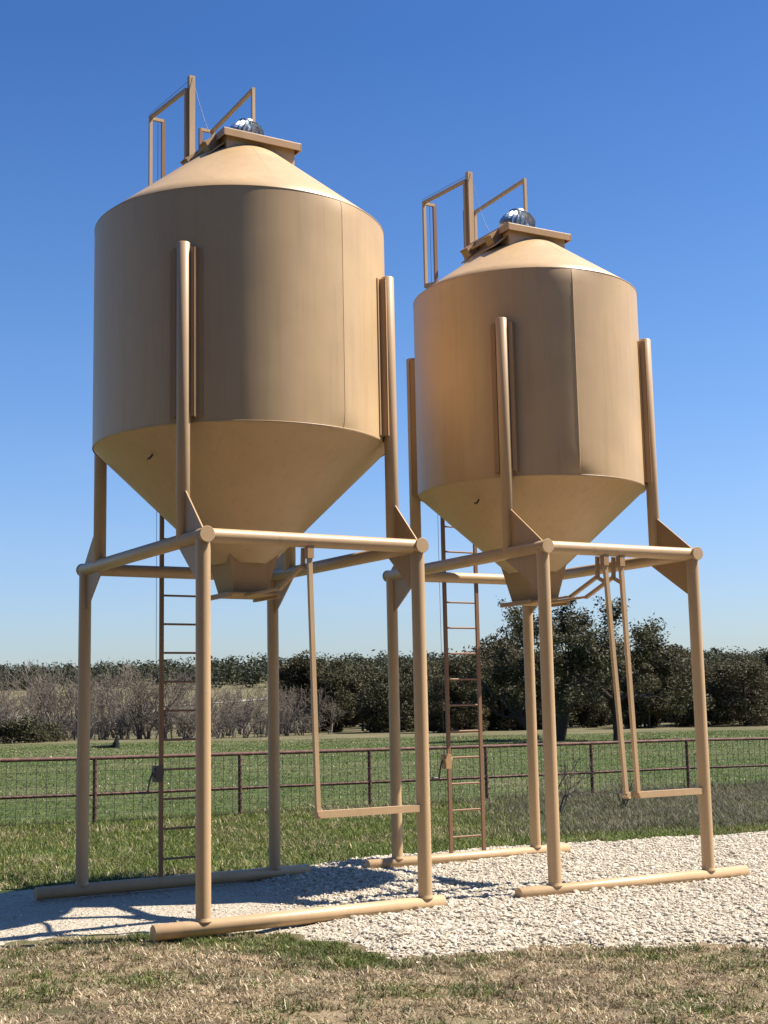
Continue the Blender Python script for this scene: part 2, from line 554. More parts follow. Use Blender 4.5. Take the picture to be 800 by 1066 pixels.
blades('lawn_grass', x, y, h, np.where(isg, RNG.uniform(.002, .004, n), RNG.uniform(.002, .005, n)), c, np.where(isg, .8, 1.45), 'short dry straw coloured turf in front of the gravel')
# grass between the pad and the fence
n = 420000
x = RNG.uniform(-9, 9.5, n); y = RNG.uniform(11.6, 31, n)
fy = 21.4 + .6 * (x + 4.56)                     # fence line
s = signed(x, y)
k = (s < -.03) & (y < fy + .6) & (y > 12 + .1 * x)
x, y, fy, s = x[k], y[k], fy[k], s[k]; n = len(x)
g = vnoise(x, y, .8, 41) * .6 + vnoise(x, y, .25, 42) * .4
nearf = sstep((y - fy + 2.8) / 2.0)
weed = sstep((x - .8) / 2.2) * sstep((-s - .7) / .9)
ps = np.clip(.07 + 1.1 * (g - .5) + .3 * nearf * sstep((g - .35) / .3), .02, .75)
isd = RNG.random(n) < ps
isw = RNG.random(n) < weed * (.25 + .9 * vnoise(x, y, .9, 43))
c = np.where(isd[:, None], pick(STRAW, n), pick(GREEN, n) * np.array([1.22, 1.16, 1.05]))
c = np.where(isw[:, None], pick(GREY, n), c)
c = c * (.65 + .7 * vnoise(x, y, .16, 44))[:, None]
h = RNG.uniform(.04, .11, n) * (1 + .4 * nearf) * np.where(isw, 1.6, 1) * (.5 + .9 * g)
blades('verge_grass', x, y, h, RNG.uniform(.003, .0065, n), c, np.where(isd, 1.2, .85), 'lush green grass with dry tufts between the gravel and the fence')
# pasture behind the fence
n = 260000
y = 17 + 62 * RNG.random(n) ** 1.7; x = (RNG.random(n) - .5) * (y * .9 + 6)
fy = 21.4 + .6 * (x + 4.56)
k = y > fy + .6
x, y = x[k], y[k]; n = len(x)
g = vnoise(x, y, 3.5, 51) * .5 + vnoise(x, y, .9, 52) * .5
isd = RNG.random(n) < np.clip(.1 + 1.1 * (g - .5), .03, .6)
c = np.where(isd[:, None], pick(STRAW, n) * .85, pick(GREEN, n))
sc = np.clip(y / 22, 1, 3)
blades('pasture_grass', x, y, RNG.uniform(.03, .075, n) * sc ** .25, RNG.uniform(.004, .008, n) * sc, c * (.75 + .5 * vnoise(x, y * .35, .5, 53))[:, None], np.where(isd, 1.1, 1.0), 'green grazed pasture grass beyond the pipe fence')

# ------------------------------------------------------------------ feed bins
def make_bin(loc, rz, a, b, c, zr, R, zb, zt, slope, hatch_x, hatch_z, post_top, hand_z, vent, rods, label):
    root = empty('feed_bin', loc, rz)
    tag(root, label, 'feed bin')
    P = .0572; zs = .085
    def tb(name, segs, mat='pipe', parent=root, n=24):
        m = MB()
        for s_ in segs: m.tube(*s_[:3], n=n, bev=.004)
        return m.build(name, M[mat], parent)
    for sy in (-1, 1):
        x0, x1 = ((-1.25, 1.32) if sy < 0 else (-1.22, 1.3)) if R < 1.2 else ((-1.37, 1.14) if sy < 0 else (-1.4, 1.35))
        m = MB(); m.tube((x0, sy * b, zs), (x1, sy * b, zs), P, 28, bev=.003)
        m.build('skid_pipe', M['pipe'], root)
    for sx in (-1, 1):
        for sy in (-1, 1):
            m = MB(); m.tube((sx * a, sy * b, zs + .03), (sx * a, sy * b, zr - .03), P, 28)
            # weld bead at the foot
            m.tube((sx * a, sy * b, zs + P - .012), (sx * a, sy * b, zs + P + .012), P + .008, 28, P + .001)
            m.build('leg', M['pipe'], root)
            top = zt - .5
            m = MB(); m.tube((sx * a, sy * c, zr), (sx * a, sy * c, top), P, 28, bev=.006)
            m.build('upper_post', M['pipe'], root)
            # gusset plates above and below the side rail
            m = MB()
            m.plate([(sx * a, sy * (c + .03), zr + .42), (sx * a, sy * (b - .0), zr + .06), (sx * a, sy * (c + .03), zr + .02)], (1, 0, 0), .014)
            m.build('gusset', M['plate'], root, .002)
            m = MB()
            m.plate([(sx * a, sy * (c - .1), zr - .03), (sx * a, sy * b, zr - .03), (sx * a, sy * (b - .04), zr - .4)], (1, 0, 0), .014)
            m.build('gusset', M['plate'], root, .002)
            # pad and stand-off between post and tank wall
            d = Vector((sx * a, sy * c, 0)).normalized(); t = Vector((-d.y, d.x, 0))
            m = MB()
            pts = []
            for ang in np.linspace(-.105, .105, 7):
                q = d * math.cos(ang) + t * math.sin(ang); pts.append(q)
            poly = [(q.x * (R - .004), q.y * (R - .004), 0) for q in pts] + [(q.x * (R + .012), q.y * (R + .012), 0) for q in reversed(pts)]
            zc = (zb + .03 + top - .04) / 2; hh = (top - .04 - zb - .03)
            m.plate([(p[0], p[1], zc) for p in poly], (0, 0, 1), hh)
            for sg in (-1, 1):
                cc = d * (R + .034) + t * (sg * .092)
                m.box((cc.x, cc.y, zc), (.03, .005, hh / 2), d, t)
                cc = d * (R + .06) + t * (sg * .08)
                m.box((cc.x, cc.y, zc), (.005, .017, hh / 2), d, t)
            m.build('mounting_channel', M['plate'], root)
        m = MB(); m.tube((sx * a, -b - .075, zr), (sx * a, b + .075, zr), P, 28, bev=.002)
        # end plates welded on
        for sg in (-1, 1):
            m.tube((sx * a, sg * (b + .074), zr), (sx * a, sg * (b + .086), zr), P + .006, 28, bev=.003)
        m.build('side_rail', M['pipe'], root)
    for sy in (-1, 1):
        m = MB(); m.tube((-a + .02, sy * b, zr), (a - .02, sy * b, zr), P, 28)
        m.build('cross_rail', M['pipe'], root)
    # tank
    m = MB()
    sa = seam_angles(label); NS = 200
    angs = [np.linspace(sa[0], sa[1], NS // 2 + 1), np.linspace(sa[1], sa[0] + 2 * PI, NS // 2 + 1)]
    PK = .02 if R > 1.2 else .026
    zz_ = [zb - .012, zb, zb + .02, zb + .05, zb + .09, zb + .14, zb + .3] + list(np.linspace(zb + .5, zt - .5, 5)) + [zt - .3, zt - .14, zt - .09, zt - .05, zt - .02, zt]
    for aa in angs:                      # two rolled sheets meeting in slightly peaked vertical seams
        vs = []; fs = []
        for z in zz_:
            e = min(1, max(0, min(z - zb, zt - z) / .16)); e = e * (2 - e)
            for t in aa:
                dd = min(abs(t - aa[0]), abs(aa[-1] - t))
                rr = R + PK * e * max(0, 1 - dd / .36) ** 2
                vs.append((rr * math.cos(t), rr * math.sin(t), z))
        k_ = len(aa)
        for j in range(len(zz_) - 1):
            for i in range(k_ - 1):
                fs.append((j * k_ + i, j * k_ + i + 1, (j + 1) * k_ + i + 1, (j + 1) * k_ + i))
        m.add(vs, fs, True)
    shell = m.build('shell', M['tank'], root)
    for z, w in ((zb - .004, .005), (zt - .006, .004)):
        m = MB()
        m.lathe([(R - .002, z - w), (R + .002, z - w * .5), (R + .002, z + w * .5), (R - .002, z + w)], 160)
        m.build('rim_weld', M['tank'], shell)
    for ang in seam_angles(label):
        m = MB()
        dv = Vector((math.cos(ang), math.sin(ang), 0)); tv = Vector((-dv.y, dv.x, 0))
        pts = []
        for z in zz_[1:]:
            e = min(1, max(0, min(z - zb, zt - z) / .16)); e = e * (2 - e)
            pts.append(dv * (R + PK * e) + Vector((0, 0, z)))
        for sg in (-1, 1):
            vs = [p + tv * (w_ * sg) + dv * h_ for p in pts for w_, h_ in ((0, .0025), (.006, -.002))]
            m.add(vs, [(2 * i, 2 * i + 1, 2 * i + 3, 2 * i + 2) for i in range(len(pts) - 1)])
        m.build('seam', M['tank'], shell)
    # roof cone
    rh = .36
    za = zt + (R - rh) * slope
    m = MB()
    m.lathe([(R + .003, zt - .004)] + [(R + .003 + (rh - R - .003) * t, zt + (za - zt) * t) for t in np.linspace(0.0, 1, 7)] + [(.02, za + .34 * slope)], 160)
    roof = m.build('roof', M['tank'], root)
    for ang in (-1.75 if R > 1.2 else -1.62, .4, 2.4):
        m = MB()
        dv = Vector((math.cos(ang), math.sin(ang), 0))
        a0 = dv * (R - .02) + Vector((0, 0, zt + .02 * slope)); a1 = dv * rh + Vector((0, 0, za))
        m.bar(a0, a1, .008, .003)
        m.build('seam', M['tank'], roof)
    # hatch
    hx_ = hatch_x; hb = .335
    hatch = MB()
    zlow = zt + (R - hb * 1.5) * slope - .05
    for q in ((-1, 0), (1, 0), (0, -1), (0, 1)):
        hatch.box((hx_ + q[0] * hb, q[1] * hb, (zlow + hatch_z) / 2), (.006 if q[0] else hb + .006, .006 if q[1] else hb - .007, (hatch_z - zlow) / 2))
    ho = hatch.build('hatch_box', M['tank'], root)
    m = MB()
    m.box((hx_, 0, hatch_z + .012), (hb + .055, hb + .055, .008))
    for q in ((-1, 0), (1, 0), (0, -1), (0, 1)):
        e = hb + .052
        m.box((hx_ + q[0] * e, q[1] * e, hatch_z - .018), (.004 if q[0] else e - .005, .004 if q[1] else e + .004, .034))
    m.build('hatch_lid', M['plate'], root, .003)
    # turbine ventilator: collar, finned squashed ball, cap
    vx, vr = vent
    v = MB(); zv = hatch_z + .03
    v.tube((vx, 0, zv), (vx, 0, zv + .1), vr * .78, 28)
    vo = v.build('turbine_vent', M['chrome'], root)
    f = MB()
    nf = 20; hv = vr * 1.5
    for i in range(nf):
        t0 = 2 * PI * i / nf; prev = None
        for j in range(9):
            ph_ = PI * (j / 8)
            rr = vr * (.5 + .5 * math.sin(ph_)) if j else vr * .62
            rr = vr * max(.28 if j == 8 else .62 if j == 0 else 0, math.sin(.55 + ph_ * .74) ** .6 if 0 < j < 8 else 0)
            zz = zv + .06 + hv * j / 8 * .8
            tt = t0 + .25 * j / 8
            A = Vector((vx + rr * math.cos(tt), rr * math.sin(tt), zz))
            B = Vector((vx + rr * .8 * math.cos(tt + .2), rr * .8 * math.sin(tt + .2), zz))
            if prev:
                o = len(f.v); f.v += [tuple(prev[0]), tuple(prev[1]), tuple(B), tuple(A)]; f.f.append((o, o + 1, o + 2, o + 3)); f.sm.append(True)
            prev = (A, B)
    f.lathe([(vr * .45, 0), (vr * .42, .02), (vr * .2, .035), (.003, .04)], 24)
    k0 = len(f.v) - 24 * 4
    for i in range(k0, len(f.v)):
        p = f.v[i]; f.v[i] = (p[0] + vx, p[1], p[2] + zv + .055 + hv * .8)
    f.build('fins', M['chrome'], vo)
    # hopper
    cz = 2.96 + (zr - 3.0) * .6
    m = MB(); m.lathe([(R - .004, zb - .004)] + [(R - .004 + (.25 - R) * t, zb - .004 + (cz - .02 - zb) * t) for t in np.linspace(.02, 1, 6)], 160)
    hop = m.build('hopper', M['tank'], root)
    m = MB()
    q0 = .235; q1 = .16; z1 = 2.68
    lo = [(q1, -q1), (q1, q1), (-q1, q1), (-q1, -q1)]; hi = [(q0, -q0), (q0, q0), (-q0, q0), (-q0, -q0)]
    vs = [(p[0], p[1], z1) for p in lo] + [(p[0], p[1], cz + .06) for p in hi]
    m.add(vs, [(0, 1, 5, 4), (1, 2, 6, 5), (2, 3, 7, 6), (3, 0, 4, 7)])
    m.build('throat', M['plate'], hop)
    m = MB(); m.box((0, 0, 2.668), (.25, .25, .009))
    m.bar((-.235, -.245, 2.65), (-.235, .25, 2.65), .03, .03); m.bar((.235, -.245, 2.65), (.235, .25, 2.65), .03, .03)
    m.build('slide_gate', M['plate'], root, .002)
    # small lifting lug on the cone
    m = MB()
    th_ = PI + .42
    rr = R * .86; zz = zb - (R * .14) * .97
    for d_ in (0,):
        cc = Vector((rr * math.cos(th_ + d_), rr * math.sin(th_ + d_), zz - .02))
        m.tube(cc, cc + Vector((-.03, -.008, -.035)), .009, 10); m.tube(cc + Vector((-.035, -.022, -.035)), cc + Vector((-.035, .022, -.035)), .01, 10)
    m.build('lug', M['winch'], hop)
    # lever mechanism
    for (xt, xb, full) in rods:
        lv_ = empty('gate_lever', (0, 0, 0)); lv_.parent = root
        yb = -b - .01
        m = MB(); m.bar((xt, yb, zr - .07), (xb, yb, .86), .036, .036, (0, 1, 0)); m.build('lever_rod', M['pipe'], lv_)
        m = MB(); m.box((xt, yb, zr - .085), (.028, .03, .06)); m.build('hanger', M['plate'], lv_)
        m = MB()
        yl = -.86
        m.bar((xt + .0, -.2, 2.655), (xt + .0, yl, 2.66), .04, .018)
        m.bar((xt + .0, yl + .03, 2.655), (xt + .0, -b + .1, 2.81), .03, .03)
        m.bar((xt + .0, -b + .1, 2.81), (xt + .0, yb + .1, zr - .05), .03, .03)
        m.bar((xt + .0, -b + .12, 2.81), (xt + .012, yb, 2.74), .028, .028)
        m.build('linkage', M['plate'], lv_)
        m = MB()
        if full:
            m.bar((xb - .02, yb, .845), (a - .05, yb, .845), .05, .055)
            m.tube((xb, yb - .04, .85), (xb, yb + .04, .85), .02, 12)
        else:
            m.bar((xb, yb, .845), (xb + .09, yb + .06, .845), .05, .055)
            m.tube((xb, yb - .04, .85), (xb, yb + .04, .85), .02, 12)
        m.build('lever_handle', M['pipe'], lv_)
    # ladder at the back
    ld = empty('ladder', (0, 0, 0)); ld.parent = root
    xl, xr = -.215, .195
    for x_ in (xl, xr):
        m = MB(); m.bar((x_, b, zs + P - .01), (x_, b, hand_z), .028, .038, (1, 0, 0)); m.build('stringer', M['ladder'], ld)
    zz = .3
    while zz < hand_z - 1.15:
        m = MB(); m.tube((xl + .01, b, zz), (xr - .01, b, zz), .0105, 10); m.build('rung', M['ladder'], ld)
        zz += .275
    # stand-offs to the tank
    for x_ in (xl, xr):
        for z_ in (zb + .25, zt - .25):
            m = MB()
            m.bar((x_, b, z_), (x_, math.sqrt(R * R - x_ * x_) - .01, z_), .03, .01)
            m.build('ladder_bracket', M['plate'], ld)
    # hand rails beside the climb to the hatch
    xa, xb_ = -.35, .33
    for x_, xs, ye, xe in ((xa, xl, .62, xa + .07), (xb_, xr, .3, xb_ - .05)):
        h_ = empty('handrail', (0, 0, 0)); h_.parent = root
        m = MB()
        zlow_ = zt + .5
        m.bar((x_, b, zlow_), (x_, b, hand_z + .01), .032, .032, (1, 0, 0))
        m.build('stanchion', M['pipe'], h_)
        zi = zt + (R - math.hypot(ye, xe)) * slope
        m = MB()
        m.bar((xe, ye, zi - .02), (xe, ye, hand_z + (.0 if x_ < 0 else -.01)), .03, .03, (1, 0, 0))
        m.build('stanchion', M['pipe'], h_)
        m = MB()
        m.bar((x_, b + .014, hand_z), (xe, ye - .014, hand_z), .032, .032)
        m.bar((xs, b, hand_z - .012), (x_ + (.014 if x_ < xs else -.014), b, hand_z - .012), .03, .03)
        m.build('top_rail', M['pipe'], h_)
        m = MB()
        m.bar((x_, b, zlow_ + .015), (xe, ye, zi + .07), .04, .05)
        m.build('base_rail', M['plate'], h_)
    m = MB()
    xe, ye = xa + .115, .6
    zi = zt + (R - math.hypot(ye, xe)) * slope
    m.bar((xe, ye, zi - .03), (xe, ye, post_top), .058, .058, (1, 0, 0)); m.tube((xe - .03, ye, post_top - .035), (xe + .03, ye, post_top - .035), .022, 12)
    m.build('lid_post', M['pipe'], root)
    # hinge side of the hatch: sloping flange, two raised brackets and the pin
    xh = hx_ - hb
    m = MB(); m.bar((xh + .02, 0, hatch_z - .06), (xh - .17, 0, hatch_z - .06 - .17 * slope - .03), .62, .012, (0, 0, 1)); m.build('hinge_flange', M['plate'], root)
    for yy in (.27, -.16):
        m = MB()
        tl = Vector((.82, 0, .57)); n_ = Vector((-.57, 0, .82))
        cc = Vector((xh - .075, yy, hatch_z - .07))
        m.box(cc + n_ * .045, (.085, .06, .006), tl, (0, 1, 0))
        m.box(cc + Vector((0, -.056, 0)), (.075, .005, .045), tl, (0, 1, 0))
        m.box(cc + Vector((0, .056, 0)), (.075, .005, .045), tl, (0, 1, 0))
        m.box(cc - tl * .07, (.006, .051, .045), tl, (0, 1, 0))
        m.build('hinge_bracket', M['plate'], root)
    m = MB(); m.tube((xh - .1, -.22, hatch_z - .075), (xh - .1, .34, hatch_z - .075), .016, 10); m.build('hinge_pin', M['plate'], root)
    # lid rope: winch on the ladder, up to the post, over to the lid
    w = empty('winch', (0, 0, 0)); w.parent = root
    xw = xl - .045
    m = MB(); m.box((xw, b - .03, 1.09), (.035, .045, .075)); m.tube((xw - .045, b - .03, 1.1), (xw + .045, b - .03, 1.1), .045, 16); m.build('winch_body', M['winch' if rods[0][2] and len(rods) == 1 else 'plate'], w)
    m = MB(); m.path([(xw - .05, b - .03, 1.1), (xw - .075, b - .03, 1.05), (xw - .1, b - .03, .93)], .009); m.tube((xw - .19, b - .03, .92), (xw - .095, b - .03, .92), .012, 10)
    m.build('crank_handle', M['winch'], w)
    m = MB()
    m.path([(xw, b + .02, 1.12), (xw, b + .03, hand_z + .02), (xa, b + .03, hand_z + .045), (xe, ye + .03, post_top - .02)], .0024, 6)
    m.build('lid_cable', M['cable'], root); m = MB()
    pts = [Vector((xe, ye - .03, post_top - .02)).lerp(Vector((hx_ - .1, .2, hatch_z + .06)), t) - Vector((0, 0, .18 * math.sin(PI * t))) for t in np.linspace(0, 1, 9)]
    m.path(pts, .0024, 6)
    m.build('lid_cable', M['cable'], root)
    return root

def seam_angles(label):
    return (-1.316, 1.8) if label.startswith('wider') else (-1.786, 1.4)

TH1, TH2 = .5476, .5153
make_bin((-1.266, 12.003, 0), TH1, .975, 1.357, .97, 3.0, 1.315, 3.975, 5.954, .80, .045, 6.80, 7.74, 7.6, (.06, .172), [(-.06, -.01, True)],
         'wider tan steel feed bin on pipe legs, with one hanging gate lever')
make_bin((1.487, 13.552, 0), TH2, .869, 1.351, .83, 3.044, 1.142, 3.776, 5.767, .72, -.05, 6.41, 7.35, 7.25, (-.05, .192), [(-.005, .075, True), (-.19, -.06, False)],
         'narrower tan steel feed bin on pipe legs, with two hanging gate levers')

# ------------------------------------------------------------------ fence
FE = empty('pipe_fence', (-4.56, 21.4, 0), math.atan(.6))
tag(FE, 'rusty two rail pipe fence with wire mesh crossing the pasture', 'fence')
ST = 2.11 / math.cos(math.atan(.6))
def gz(u):            # ground along the fence in local metres
    x = -4.56 + u * math.cos(math.atan(.6)); y = 21.4 + u * math.sin(math.atan(.6))
    return float(terrain(x, y))
posts = list(range(-5, 10))
for i in posts:
    z = gz(i * ST)
    m = MB(); m.tube((i * ST, 0, z - .15), (i * ST, 0, z + .985), .034, 12); m.build('fence_post', M['rust'], FE)
for i in posts[:-1]:
    u0, u1 = i * ST, (i + 1) * ST
    z0, z1 = gz(u0), gz(u1)
    for zz, nm, rr in ((1.0, 'top_rail', .031), (.445, 'middle_rail', .024)):
        m = MB(); m.tube((u0 - .01, 0, z0 + zz), (u1 + .01, 0, z1 + zz), rr, 12); m.build(nm, M['rust'], FE)
    m = MB()
    for k in range(1, 16):
        u = u0 + (u1 - u0) * k / 16; zb_ = z0 + (z1 - z0) * k / 16
        m.tube((u, -.035, zb_ + .02), (u, -.035, zb_ + .98), .004, 4, caps=False)
    for k in range(9):
        zz = .05 + .108 * k
        m.tube((u0, -.035, z0 + zz), (u1, -.035, z1 + zz), .004, 4, caps=False)
    m.build('wire_mesh', M['wire'], FE)

# ------------------------------------------------------------------ vegetation
def quads(C, size, up_bias=.4, seed=0):
    r = np.random.default_rng(seed); n = len(C)
    N = r.normal(size=(n, 3)); N[:, 2] = np.abs(N[:, 2]) + up_bias
    N /= np.linalg.norm(N, axis=1)[:, None]
    T = np.cross(N, r.normal(size=(n, 3))); T /= np.linalg.norm(T, axis=1)[:, None]
    B = np.cross(N, T)
    sz = (size * (.6 + .8 * r.random(n)))[:, None]
    V = np.stack([C - T * sz, C + B * sz * .45, C + T * sz, C - B * sz * .45], 1).reshape(-1, 3)
    F = (np.arange(n) * 4)[:, None] + np.arange(4)
    lv = np.repeat(r.random(n), 4)
    return V, F, lv

def limbs(rng, p, d, length, rad, depth, spread, out, up=.15, shrink=.72, kids=(2, 4), wob=.22):
    """recursive tapered limbs, collected as (a, b, ra, rb, depth)"""
    steps = 3; q = p.copy(); dd = d.copy(); rr = rad
    for s_ in range(steps):
        dd = dd + rng.normal(0, wob, 3); dd[2] += up * .3; dd /= np.linalg.norm(dd)
        q2 = q + dd * length / steps
        r2 = rr * .84
        out.append((q, q2, rr, r2, depth)); q, rr = q2, r2
        if depth > 0 and s_ > 0:
            for _ in range(rng.integers(*kids)):
                nd_ = dd + rng.normal(0, spread, 3); nd_[2] += up; nd_ /= np.linalg.norm(nd_)
                limbs(rng, q.copy(), nd_, length * shrink * rng.uniform(.75, 1.1), rr * .62, depth - 1, spread, out, up, shrink, kids, wob)

def limb_mesh(name, segs, mat, n=5, minr=.0):
    A = np.array([s_[0] for s_ in segs]); B = np.array([s_[1] for s_ in segs])
    ra = np.maximum([s_[2] for s_ in segs], minr); rb = np.maximum([s_[3] for s_ in segs], minr)
    D = B - A; D /= np.linalg.norm(D, axis=1)[:, None]
    U = np.cross(D, np.array([.31, .77, .55])); U /= np.linalg.norm(U, axis=1)[:, None]; W = np.cross(D, U)
    t = np.arange(n) * 2 * PI / n
    ring = U[:, None] * np.cos(t)[None, :, None] + W[:, None] * np.sin(t)[None, :, None]
    V = np.concatenate([A[:, None] + ring * ra[:, None, None], B[:, None] + ring * rb[:, None, None]], 1)
    j = np.arange(n); f = np.stack([j, (j + 1) % n, n + (j + 1) % n, n + j], 1)
    F = (f[None] + (np.arange(len(segs)) * 2 * n)[:, None, None]).reshape(-1, 4)
    return np_mesh(name, V.reshape(-1, 3), F, mat, smooth_=True)

def fit_height(segs, h):
    k = h / max(s_[1][2] for s_ in segs)
    for i, s_ in enumerate(segs):
        segs[i] = (s_[0] * k, s_[1] * k, s_[2], s_[3], s_[4])

def make_oak(seed, h, spread, lean, leafn, leaf=.13, fill=1.0, mat='oak', kind='oak_tree', depth=4):
    rng = np.random.default_rng(seed)
    root = empty(kind, (0, 0, 0)); segs = []
    d = np.array([lean[0], lean[1], 1.]); d /= np.linalg.norm(d)
    p = np.zeros(3); p[2] = -.2; rr = h * .042
    for k in range(3):
        d2 = d + rng.normal(0, .1, 3); d2 /= np.linalg.norm(d2)
        q = p + d2 * h * .11; segs.append((p, q, rr, rr * .9, 9)); p = q; rr *= .9
        d = d2
    for k in range(5):
        a = 2 * PI * k / 5 + rng.uniform(-.4, .4)
        nd_ = np.array([math.cos(a) * spread, math.sin(a) * spread, rng.uniform(.45, 1.1)]); nd_ /= np.linalg.norm(nd_)
        limbs(rng, p.copy(), nd_, h * .34, rr * .6, depth - 1, .55, segs, .1, .66, (1, 3))
    fit_height(segs, h * .96)
    tr = limb_mesh('trunk', segs, M['bark'], 6, .006); tr.parent = root
    tips = np.array([s_[1] for s_ in segs if s_[4] <= 1])
    C = tips[rng.integers(0, len(tips), leafn)] + rng.normal(0, .17 * fill, (leafn, 3)) * np.array([1, 1, .75])
    C = C[C[:, 2] > h * .2]
    V, F, lv = quads(C, leaf, .4, seed)
    np_mesh('crown', V, F, M[mat], root, lv=lv)
    return root

def make_cedar(seed, h, w, nleaf, leaf=.17, mat='cedar', kind='evergreen_tree', nclump=46, low=.06):
    rng = np.random.default_rng(seed)
    root = empty(kind, (0, 0, 0)); segs = []; Cs = []; lvb = []
    segs.append((np.array([0, 0, -.2]), np.array([.1, 0, h * .5]), h * .03, h * .018, 3))
    segs.append((np.array([.1, 0, h * .5]), np.array([0, .1, h * .88]), h * .018, .02, 3))
    for k in range(nclump):
        t = rng.random() ** 1.15
        z = h * (low + (1 - low - .06) * t)
        prof = math.sin(PI * min(1, (.13 + .87 * t) * .93 + .03)) ** .6
        a = rng.uniform(0, 2 * PI); r_ = w * prof * rng.uniform(.5, 1.0)
        c = np.array([r_ * math.cos(a), r_ * math.sin(a), z + rng.normal(0, .05 * h)])
        segs.append((np.array([0.05, 0, max(.2, z * .8)]), c, .04, .012, 1))
        m_ = int(nleaf / nclump * rng.uniform(.5, 1.5))
        sp = w * rng.uniform(.16, .34)
        g_ = rng.normal(0, 1, (m_, 3)); g_ /= (np.linalg.norm(g_, axis=1)[:, None] + 1e-6); g_ *= (rng.random((m_, 1)) ** .4) * sp * 1.5
        g_[:, 2] *= .72
        Cs.append(c + g_)
        lvb.append(np.full(m_, rng.uniform(-.3, .3)))
    C = np.concatenate(Cs); b_ = np.concatenate(lvb)
    ok = C[:, 2] > .05; C, b_ = C[ok], b_[ok]
    V, F, lv = quads(C, leaf, .4, seed)
    lv = np.clip(lv * .7 + .15 + np.repeat(b_, 4), 0, 1)
    tr = limb_mesh('trunk', segs, M['bark'], 5); tr.parent = root
    np_mesh('crown', V, F, M[mat], root, lv=lv)
    return root

def make_bare(seed, h, stems, mat='twig', kind='bare_tree', depth=4, spread=.5, minr=.012):
    rng = np.random.default_rng(seed)
    root = empty(kind, (0, 0, 0)); big = []
    for k in range(stems):
        a = rng.uniform(0, 2 * PI)
        d = np.array([math.cos(a) * .35, math.sin(a) * .35, 1.]); d /= np.linalg.norm(d)
        limbs(rng, np.array([rng.normal(0, .12), rng.normal(0, .12), -.15]) * (1 if h > 1.5 else .1), d, h * .46, h * .021, depth, spread, big, .16, .7, (1, 3), .16)
    fit_height(big, h)
    tr = limb_mesh('trunk', [s_ for s_ in big if s_[4] >= depth - 1], M[mat], 5, minr); tr.parent = root
    cr = limb_mesh('crown', [s_ for s_ in big if s_[4] < depth - 1], M[mat], 3, minr); cr.parent = root
    return root

def place(o, x, y, s_, rz, label, cat, group=None, squash=1.0):
    o.location = (x, y, float(terrain(x, y)) - .03); o.scale = (s_, s_, s_ * squash); o.rotation_euler = (0, 0, rz)
    tag(o, label, cat, group)
    return o
used_proto = set()
def take(p):
    if id(p) not in used_proto:
        used_proto.add(id(p)); return p
    return copy_tree(p)
def at(px_, Y):       # lateral position of a photograph column at depth Y
    return (px_ - 405) / 1414. * Y

# the big live oaks standing in the pasture
o = make_oak(3, 5.4, 1.25, (-.05, 0), 12500, .07, .85); place(o, at(578, 64), 64, 1.3, .3, 'tallest live oak, open crowned, with sky showing through its top', 'tree', None, .98)
o = make_oak(12, 5.2, 1.1, (-.75, .1), 11000, .09, 1.1); place(o, at(563, 66), 66.5, .95, .0, 'live oak with a trunk leaning left, behind the narrower feed bin', 'tree')
o = make_oak(23, 4.8, 1.15, (.28, 0), 9500, .075, .9); place(o, at(640, 62), 62, 1.15, 1.2, 'live oak with a slim trunk leaning right, near the pasture edge', 'tree')

ev = [make_cedar(101, 5.6, 2.7, 17000, .1), make_cedar(102, 6.4, 2.3, 17000, .1, nclump=38), make_cedar(103, 4.8, 2.9, 16000, .1, nclump=54), make_cedar(104, 5.2, 2.0, 14000, .1, nclump=34), make_oak(105, 5.4, .9, (.1, .1), 15000, .1, 1.6, 'cedar', 'evergreen_tree')]
ELAB = 'dark evergreen in the dense tree belt along the far pasture edge'
rr = random.Random(5)
# (photo column, depth, wanted height)
belt = []
for px_ in range(316, 470, 20):
    belt.append((px_ + rr.uniform(-8, 8), 101 + rr.uniform(-4, 6), rr.uniform(4.6, 6.0)))
for px_ in range(462, 560, 18):
    belt.append((px_ + rr.uniform(-8, 8), 92 + rr.uniform(-4, 8), rr.uniform(6.0, 7.0)))
for px_ in range(545, 830, 17):
    belt.append((px_ + rr.uniform(-8, 8), 97 + rr.uniform(-4, 10), rr.uniform(4.6, 5.6)))
for px_ in range(330, 860, 24):
    belt.append((px_ + rr.uniform(-10, 10), 116 + rr.uniform(-4, 8), rr.uniform(6.0, 6.9)))
for px_ in (845, 880, 920, 965, 1010, 1060):
    belt.append((px_, 100 + rr.uniform(-6, 8), rr.uniform(5.4, 6.8)))
hs = [6.0, 6.9, 5.2, 5.6, 5.7]
for i, (px_, Y, h) in enumerate(belt):
    k = rr.randrange(5); h *= rr.uniform(.66, 1.1)
    o = take(ev[k])
    place(o, at(px_, Y), Y, h / hs[k], rr.uniform(0, 6.28), ELAB, 'tree', 'evergreens of the far tree belt', rr.uniform(.9, 1.1))

